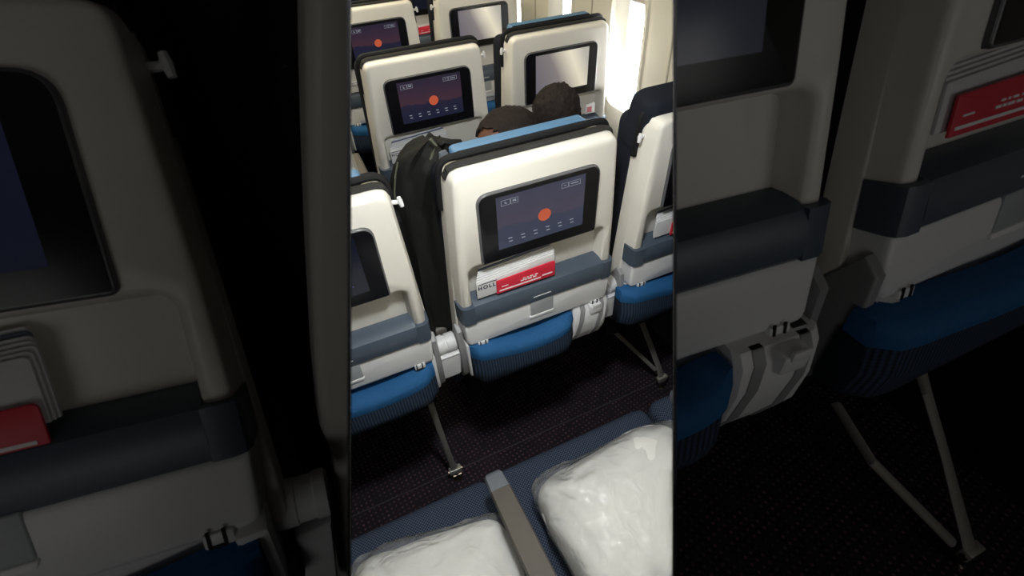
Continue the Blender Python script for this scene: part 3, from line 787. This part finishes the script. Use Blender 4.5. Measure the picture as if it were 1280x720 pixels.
# cream post standing for a seat's left edge, at the end of the added left divider
def traced(px_pts, y, depth, mats, name, r=0.006):
    bm = bmesh.new()
    p3 = [on_y(px, py, y) for px, py in px_pts]
    ou = [Vector((p.x, p.z)) for p in p3]
    ar = sum(ou[i - 1].x * ou[i].y - ou[i].x * ou[i - 1].y for i in range(len(ou)))
    if ar < 0: ou = ou[::-1]
    slab(bm, ou, y, y + depth, r); cut(bm, NA)
    return obj(name, bm, mats, None, 40)
post = traced([(381, -120), (382, 60), (384, 180), (388, 320), (395, 470), (401, 540), (418, 580), (424, 640), (426, 760), (452, 760), (452, -120)], 0.42, 0.05, M['shell'], 'trim_4', 0.012)
tag(post, kind='structure')

# armrest end cap beside the big left seat
root = empty('armrest', on_y(375, 650, 0.36)); tag(root, 'shaded armrest with pale rounded end cap between the left seat and the post', 'armrest')
c = root.location
def rel(bm):
    for v in bm.verts: v.co -= c
    return bm
bm = bmesh.new()
a = on_y(325, 640, 0.36); b = on_y(412, 612, 0.36); ax = (b - a)
rings = []
for w, r in ((0.0, 0.022), (0.04, 0.028), (0.5, 0.028), (0.52, 0.0265), (0.76, 0.0265), (0.78, 0.0285), (0.95, 0.0285), (1.0, 0.022)):
    p = a + ax * w; u3 = ax.normalized(); e1 = Vector((0, 1, 0)) - u3 * u3.y; e1.normalize(); e2 = u3.cross(e1)
    rings.append([p + e1 * r * math.cos(t) + e2 * r * math.sin(t) for t in [2 * math.pi * k / 24 for k in range(24)]])
loft(bm, rings); cut(bm, NA); obj('pivot_cap', rel(bm), M['panel'], root)
bm = bmesh.new()
p3 = [on_y(px, py, 0.35) for px, py in [(333, 690), (415, 655), (428, 770), (340, 790)]]
ou = [Vector((p.x, p.z)) for p in p3][::-1]
slab(bm, ou, 0.35, 0.42, 0.006); cut(bm, NA); obj('rear_cover', rel(bm), M['panel'], root)
bm = bmesh.new()
tube(bm, [on_y(352, 600, 0.39), on_y(342, 520, 0.55), on_y(335, 480, 0.66)], [(0.024, 0.016)] * 3, 14, flat=(1, 0, 0)); cut(bm, NA); obj('arm', rel(bm), M['arm'], root)

# ------------------------------------------------------------------ black jacket over the centre seat's shoulder
def drape(name, rows, y_of, depth, folds, mats, seed):
    bm = bmesh.new(); rings = []
    n = 36
    for k, (lx, rx, py) in enumerate(rows):
        y = y_of(k / (len(rows) - 1))
        a = on_y(lx, py, y); b = on_y(rx, py, y)
        cx, hw = (a + b) / 2, (b.x - a.x) / 2
        ring = []
        for j in range(n):
            t = 2 * math.pi * j / n
            cxs, sn = math.cos(t), math.sin(t)
            d = depth * (0.35 + 0.65 * math.sin(min(1, (k + 0.6) / 4) * math.pi / 2))
            f = 1 + folds * math.sin(cxs * 7 + k * 0.35 + seed) + folds * 0.6 * math.sin(cxs * 13 - k * 0.5)
            yy = y + d * f * sn
            xx = cx.x + hw * math.copysign(abs(cxs) ** 0.85, cxs)
            zz = a.z + (b.z - a.z) * (0.5 + 0.5 * cxs)
            # keep the traced outline on its own line of sight: the silhouette lies at y
            ring.append(Vector((xx, yy, zz + 0.004 * math.sin(5 * t + k))))
        rings.append(ring)
    loft(bm, rings)
    return bm
rows = [(530, 552, 173), (518, 560, 180), (507, 566, 189), (497, 568, 199), (492, 568, 210), (489, 566, 226), (486, 564, 244), (490, 563, 262), (496, 563, 290), (503, 564, 325), (510, 566, 360), (520, 568, 395), (534, 570, 425)]
jk = empty('jacket', on_y(540, 425, 0.97)); tag(jk, 'black jacket draped over the left shoulder of the centre seat', 'jacket')
def into(root, name, bm, m, smooth=60):
    for v in bm.verts: v.co -= root.location
    return obj(name, bm, m, root, smooth)
into(jk, 'body', drape('body', rows, lambda w: 0.985 - 0.03 * w, 0.045, 0.22, None, 1.0), M['jacket'])
bm = bmesh.new(); tube(bm, [on_y(px, py, 0.94) for px, py in [(538, 174), (545, 182), (541, 192), (537, 203), (536, 220), (537, 250)]], 0.0035, 8); into(jk, 'front_edge', bm, M['piping'])
bm = bmesh.new(); tube(bm, [on_y(px, py, 0.945) for px, py in [(497, 203), (494, 220), (493, 240), (495, 262)]], 0.0022, 8); into(jk, 'side_piping', bm, M['piping'])
bm = bmesh.new(); tube(bm, [on_y(px, py, 0.925) for px, py in [(553, 189), (556, 198), (558, 212)]], [(0.008, 0.004), (0.013, 0.006), (0.006, 0.004)], 10, flat=(1, 0, 0)); into(jk, 'lining', bm, M['lining'])
bm = bmesh.new(); tube(bm, [on_y(px, py, 0.95) for px, py in [(549, 180), (553, 176), (564, 178), (575, 177), (579, 183), (580, 191), (574, 194)]], [(0.010, 0.006), (0.013, 0.007), (0.011, 0.006), (0.008, 0.005), (0.010, 0.006), (0.009, 0.005), (0.005, 0.004)], 10); into(jk, 'hood_strap', bm, M['jacket'])
bm = bmesh.new(); tube(bm, [on_y(px, py, 0.935) for px, py in [(557, 185), (563, 191), (570, 197)]], [(0.007, 0.005)] * 3, 10); into(jk, 'sleeve_strap', bm, M['jacket'])
# a second dark garment hanging in the shade between the big left seat and the post
bm = drape('x', [(140, 400, -130), (165, 400, 0), (190, 398, 120), (215, 399, 240), (245, 404, 330), (275, 408, 430), (300, 410, 520), (320, 412, 600)], lambda w: 0.66 - 0.02 * w, 0.03, 0.3, None, 2.0)
cut(bm, NA, shift=0.02)
gm = obj('jacket', bm, M['jacket'], None, 60); tag(gm, 'black cloth hanging in deep shade between the big left seat and the cream post', 'jacket')

# ------------------------------------------------------------------ seated person behind the centre seat
pr = empty('person', (0.02, 1.05, 0.0)); tag(pr, 'person seated beyond the centre seat, dark hair in a bun, face turned left', 'person')
def person():
    px, py = 0.0, 1.10     # world
    me = bpy.data.meshes.new('body'); b = bmesh.new()
    P = {}
    def v(n, co, par=None):
        P[n] = b.verts.new(co)
        if par: b.edges.new((P[par], P[n]))
    R = {}
    pts = [('pel', (0.02, 1.10, 0.565), None, .115), ('sp1', (0.02, 1.08, 0.70), 'pel', .105), ('sp2', (0.02, 1.08, 0.86), 'sp1', .115), ('ch', (0.02, 1.085, 0.96), 'sp2', .10),
           ('nk', (0.03, 1.08, 1.045), 'ch', .055), ('nk2', (0.025, 1.07, 1.12), 'nk', .05)]
    for s, n in ((-1, 'l'), (1, 'r')):
        pts += [('sh' + n, (0.02 + s * .135, 1.09, 0.985), 'ch', .052), ('el' + n, (0.02 + s * .185, 1.17, 0.79), 'sh' + n, .038), ('wr' + n, (0.02 + s * .10, 1.36, 0.70), 'el' + n, .027), ('pa' + n, (0.02 + s * .07, 1.43, 0.695), 'wr' + n, .028)]
        for i, (dx, ln) in enumerate(((-.024, .06), (-.008, .07), (.008, .066), (.024, .052))):
            k = 'f%d%s' % (i, n)
            pts += [(k + 'a', (0.02 + s * .07 + dx, 1.468, 0.695), 'pa' + n, .009), (k + 'b', (0.02 + s * .07 + dx * 1.1, 1.468 + ln * .55, 0.690), k + 'a', .0085), (k + 'c', (0.02 + s * .07 + dx * 1.1, 1.468 + ln * .9, 0.674), k + 'b', .008)]
        pts += [('t1' + n, (0.02 + s * .035, 1.43, 0.69), 'pa' + n, .011), ('t2' + n, (0.02 + s * .022, 1.465, 0.685), 't1' + n, .009)]
        pts += [('hp' + n, (0.02 + s * .09, 1.13, 0.565), 'pel', .085), ('kn' + n, (0.02 + s * .11, 1.49, 0.575), 'hp' + n, .058), ('an' + n, (0.02 + s * .11, 1.50, 0.12), 'kn' + n, .036), ('to' + n, (0.02 + s * .11, 1.60, 0.045), 'an' + n, .034)]
    order = []
    for n, co, par, r in pts: v(n, (co[0], co[1] + (0.045 if n[:2] not in ('nk',) else 0.02), co[2] - 0.02), par); order.append(r)
    b.to_mesh(me); b.free()
    o = bpy.data.objects.new('body', me); COL.objects.link(o)
    m = o.modifiers.new('skin', 'SKIN'); m.use_smooth_shade = True
    for sv, r in zip(me.skin_vertices[0].data, order): sv.radius = (r, r)
    me.skin_vertices[0].data[0].use_root = True
    s = o.modifiers.new('sub', 'SUBSURF'); s.levels = 2; s.render_levels = 2
    dg = bpy.context.evaluated_depsgraph_get(); dg.update()
    m2 = bpy.data.meshes.new_from_object(o.evaluated_get(dg))
    bpy.data.objects.remove(o)
    bb = bmesh.new(); bb.from_mesh(m2)
    # head: turned towards -x, chin tucked
    hc = Vector((0.034, 1.035, 1.142))
    b3 = bmesh.new(); bmesh.ops.create_uvsphere(b3, u_segments=32, v_segments=20, radius=1.0)
    for q in b3.verts:
        x, y, z = q.co
        fx = -x                                  # +fx = towards the face
        sx = 0.098; sy = 0.076; sz = 0.105
        if fx > 0 and z < 0: sy2 = sy * (1 - 0.25 * (-z) * fx); q.co = Vector((x * sx * (1 - 0.10 * -z), y * sy2, z * sz * 1.05))
        elif fx <= 0 and z < -0.3: q.co = Vector((x * sx * 0.85, y * sy * 0.9, z * sz * 0.85))
        else: q.co = Vector((x * sx, y * sy, z * sz))
        q.co += Vector((-0.014 * math.exp(-((y / .16) ** 2) - ((z + .12) / .16) ** 2) if fx > .6 else 0, 0, 0))                 # nose
        if fx > .6: q.co += Vector((0.006 * math.exp(-((abs(y) - .33) / .14) ** 2 - ((z - .08) / .12) ** 2), 0, 0))           # eye sockets
        if fx > .5: q.co += Vector((-0.006 * math.exp(-((y / .25) ** 2) - ((z + .48) / .07) ** 2), 0, 0))                     # lips
    for sg in (-1, 1):
        e = bmesh.ops.create_uvsphere(b3, u_segments=12, v_segments=8, radius=1.0)['verts']
        for q in e: q.co = Vector((0.012 + q.co.x * 0.018, sg * 0.077 + q.co.y * 0.008, -0.006 + q.co.z * 0.028))
    RM = Matrix.Rotation(-0.30, 3, 'Y') @ Matrix.Rotation(0.25, 3, 'Z')
    for q in b3.verts: q.co = RM @ q.co * 0.92 + hc
    tmp = bpy.data.meshes.new('tmp'); b3.to_mesh(tmp); b3.free(); bb.from_mesh(tmp)
    for p in bb.verts: p.co -= Vector((0.02, 1.05, 0))
    m3 = bpy.data.meshes.new('body'); bb.to_mesh(m3); bb.free()
    o = bpy.data.objects.new('body', m3); COL.objects.link(o)
    rm = o.modifiers.new('remesh', 'REMESH'); rm.mode = 'VOXEL'; rm.voxel_size = 0.0045; rm.use_smooth_shade = True
    sm = o.modifiers.new('smooth', 'SMOOTH'); sm.iterations = 3
    dg = bpy.context.evaluated_depsgraph_get(); dg.update()
    m4 = bpy.data.meshes.new_from_object(o.evaluated_get(dg)); bpy.data.objects.remove(o)
    for p in m4.polygons: p.use_smooth = True
    m4.materials.clear(); m4.materials.append(M['skin'])
    o = bpy.data.objects.new('body', m4); COL.objects.link(o); o.parent = pr
    off = Vector((0.02, 1.05, 0))
    # eyes and brows are small marks on the face
    bm = bmesh.new()
    for sg in (-1, 1):
        e = bmesh.ops.create_uvsphere(bm, u_segments=12, v_segments=8, radius=0.0100)['verts']
        for q in e: q.co = RM @ ((q.co + Vector((-0.083, sg * 0.026, 0.008))) * 0.92) + hc - off
    obj('eyes', bm, M['black'], pr)
    # hair cap with a hairline above face and ears
    bm = bmesh.new(); bmesh.ops.create_uvsphere(bm, u_segments=48, v_segments=32, radius=1.0)
    kill = []
    for q in bm.verts:
        x, y, z = q.co
        line = 0.62 if x < -0.42 else (-0.18 - 0.45 * (x + 0.05) if x > -0.05 else -0.18 + 0.80 * ((-0.05 - x) / 0.37))
        if z < max(line, -0.75) or x < -0.52 - 0.2 * y: kill.append(q)
    bmesh.ops.delete(bm, geom=kill, context='VERTS')
    for q in bm.verts:
        n = noise.noise(q.co * 7) * 0.03 + noise.noise(q.co * 19) * 0.03
        q.co = RM @ Vector((q.co.x * 0.097 * (1 + n), q.co.y * 0.078 * (1 + n), q.co.z * 0.102 * (1 + n))) + hc - off
    ret = bmesh.ops.extrude_face_region(bm, geom=bm.faces[:])
    for q in [g for g in ret['geom'] if isinstance(g, bmesh.types.BMVert)]: q.co = (hc - off) + (q.co - (hc - off)) * 0.93
    obj('hair', bm, M['hair'], pr, 80)
    bm = bmesh.new(); bmesh.ops.create_icosphere(bm, subdivisions=5, radius=1.0)
    bc = Vector((0.166, 1.045, 1.205))
    for q in bm.verts:
        d = 1 + noise.noise(q.co * 6) * 0.05 + noise.noise(q.co * 18) * 0.07 + noise.noise(q.co * 40) * 0.05
        q.co = Vector((q.co.x * 0.060, q.co.y * 0.056, q.co.z * 0.064)) * d + bc - off
    obj('hair_bun', bm, M['hair'], pr, 80)
    bm = bmesh.new()
    for s in (-1, 1):
        tube(bm, [(0.02 + s * .03, 1.09, 1.02), (0.02 + s * .12, 1.09, 1.0), (0.02 + s * .155, 1.11, 0.94), (0.02 + s * .178, 1.155, 0.84)], [.055, .062, .057, .052], 16)
    tube(bm, [(0.02, 1.08, 1.03), (0.02, 1.085, 0.98), (0.02, 1.08, 0.86), (0.02, 1.08, 0.70), (0.02, 1.10, 0.57)], [(.07, .06), (.135, .095), (.140, .122), (.128, .115), (.14, .12)], 24, flat=(1, 0, 0))
    for q in bm.verts: q.co -= off + Vector((0, -0.045, 0.02))
    obj('shirt', bm, M['shirt'], pr, 60)
    bm = bmesh.new()
    for s in (-1, 1):
        tube(bm, [(0.02 + s * .08, 1.06, 0.575), (0.02 + s * .09, 1.20, 0.572), (0.02 + s * .11, 1.46, 0.578), (0.02 + s * .11, 1.515, 0.54), (0.02 + s * .11, 1.505, 0.36), (0.02 + s * .11, 1.50, 0.14)], [.085, .088, .068, .064, .058, .052], 18)
    for q in bm.verts: q.co -= off + Vector((0, -0.045, 0.02))
    obj('trousers', bm, M['fabric'], pr, 60)
person()

# ------------------------------------------------------------------ own row: cushions, armrest, bagged pillows
def own_cushion(x, label, n=None):
    bm = bmesh.new()
    box(bm, x - 0.2445, x + 0.2445, 0.06, 0.640, 0.36, 0.468, 0.035, 4)
    for v in bm.verts:      # front rolls down a little, side seams dip
        t = (v.co.y - 0.45) / 0.19
        if t > 0 and v.co.z > 0.42: v.co.z -= 0.012 * t * t
    if n is not None: cut(bm, n, keep_out=False, shift=-0.001)
    root = empty('seat_base', (x, 0.35, 0.0)); tag(root, label, 'seat', 'dotted blue seat cushions of the nearest row')
    for v in bm.verts: v.co -= root.location
    obj('seat_cushion', bm, M['cushion'], root, 50)
    bm = bmesh.new(); box(bm, x - 0.225, x + 0.225, 0.08, 0.58, 0.30, 0.359, 0.012)
    for s in (-0.17, 0.17):
        box(bm, x + s - 0.02, x + s + 0.02, 0.12, 0.17, 0.0, 0.31, 0.006); box(bm, x + s - 0.02, x + s + 0.02, 0.48, 0.52, 0.0, 0.31, 0.006)
    if n is not None: cut(bm, n, keep_out=False, shift=-0.001)
    for v in bm.verts: v.co -= root.location
    obj('frame', bm, M['black'], root)
own_cushion(-0.500, 'dotted navy seat cushion at the lower left under the smaller bagged pillow', NA)
own_cushion(0.0, 'dotted navy seat cushion in the middle of the nearest row under the large bagged pillow')
own_cushion(0.500, 'dotted navy seat cushion at the lower right cut off by the added divider', NB)

def own_armrest(x, label, n=None):
    root = empty('armrest', (x, 0.5, 0.6)); tag(root, label, 'armrest')
    prof = [(-0.021, -0.020), (0.021, -0.020), (0.025, 0.006), (0.021, 0.013), (-0.021, 0.013), (-0.025, 0.006)]
    def bar(ys, mi, bm):
        rings = []
        for y, s, dz in ys:
            rings.append([Vector((x + a * s, y, 0.605 + (0.55 - y) * 0.10 + c * (0.7 + 0.3 * s) + dz)) for a, c in prof])
        loft(bm, rings, mi=mi)
    bm = bmesh.new(); bar([(0.506, 1, 0), (0.36, 1.05, 0), (0.2, 1.08, 0), (0.05, 1.08, 0)], 0, bm)
    if n is not None: cut(bm, n, keep_out=False, shift=-0.001)
    for v in bm.verts: v.co -= root.location
    obj('arm_pad', bm, M['arm'], root, 40)
    bm = bmesh.new(); bar([(0.556, 0.45, -0.006), (0.553, 0.72, -0.002), (0.545, 0.92, 0), (0.5065, 1.0, 0)], 0, bm)
    if n is not None: cut(bm, n, keep_out=False, shift=-0.001)
    for v in bm.verts: v.co -= root.location
    obj('end_cap', bm, M['armcap'], root, 40)
    bm = bmesh.new(); box(bm, x - 0.012, x + 0.012, 0.06, 0.12, 0.40, 0.645, 0.005); box(bm, x - 0.017, x + 0.017, 0.08, 0.50, 0.566, 0.612, 0.01)
    if n is not None: cut(bm, n, keep_out=False, shift=-0.001)
    for v in bm.verts: v.co -= root.location
    obj('arm_core', bm, M['black'], root)
own_armrest(-0.262, 'grey-brown armrest with light grey front cap between the two bagged pillows')
own_armrest(0.262, 'armrest at the lower right edge of the gap beside the large bagged pillow', NB)

def pillow(cx, cy, cz, hx, hy, hz, rz, label, seed, n=None, tilt=0.0):
    root = empty('bagged_pillow', (cx, cy, cz - hz), rz); tag(root, label, 'pillow', 'white pillows sealed in clear plastic bags')
    def shape(bx, by, bz, amp, sc, e, nu, nv):
        bm = bmesh.new(); superbox(bm, (0, 0, hz), bx, by, bz, e, nu, nv)
        for v in bm.verts:
            p = Vector((v.co.x * sc, v.co.y * sc, v.co.z * sc + seed))
            edge = max(abs(v.co.x) / bx, abs(v.co.y) / by)
            d = noise.noise(p) * amp + noise.noise(p * 2.3) * amp * 0.5
            v.co.z = hz + (v.co.z - hz) * (1.0 - 0.45 * edge ** 3) + d * (1 if v.co.z > hz * 0.8 else 0.2)
            v.co.x += noise.noise(p + Vector((9, 0, 0))) * amp * 0.9; v.co.y += noise.noise(p + Vector((0, 9, 0))) * amp * 0.9
            v.co.z += tilt * v.co.x
            v.co.z = max(v.co.z, 0.002)
        if n is not None:
            mw = Matrix.Translation(root.location) @ Matrix.Rotation(rz, 4, 'Z')
            cut(bm, n, keep_out=False, shift=-0.002, mw=mw)
        return bm
    obj('pillow_body', shape(hx, hy, hz, 0.014, 7, 0.36, 72, 40), M['pillow'], root, 80)
    bm = shape(hx * 1.055, hy * 1.055, hz * 1.10, 0.018, 13, 0.30, 110, 60)
    for v in bm.verts:
        p = Vector((v.co.x * 30, v.co.y * 30, v.co.z * 30 + seed))
        v.co.z = max(0.0015, v.co.z + abs(noise.noise(p)) * 0.008)
    obj('plastic_bag', bm, M['film'], root, 80)
pillow(0.020, 0.325, 0.468 + 0.075, 0.205, 0.195, 0.075, 0.03, 'large white pillow in a clear plastic bag right of the armrest', 3.1, NB)
pillow(-0.470, 0.315, 0.468 + 0.060, 0.185, 0.205, 0.060, -0.12, 'white pillow in a crumpled clear bag at the bottom left of the armrest', 8.7, NA)
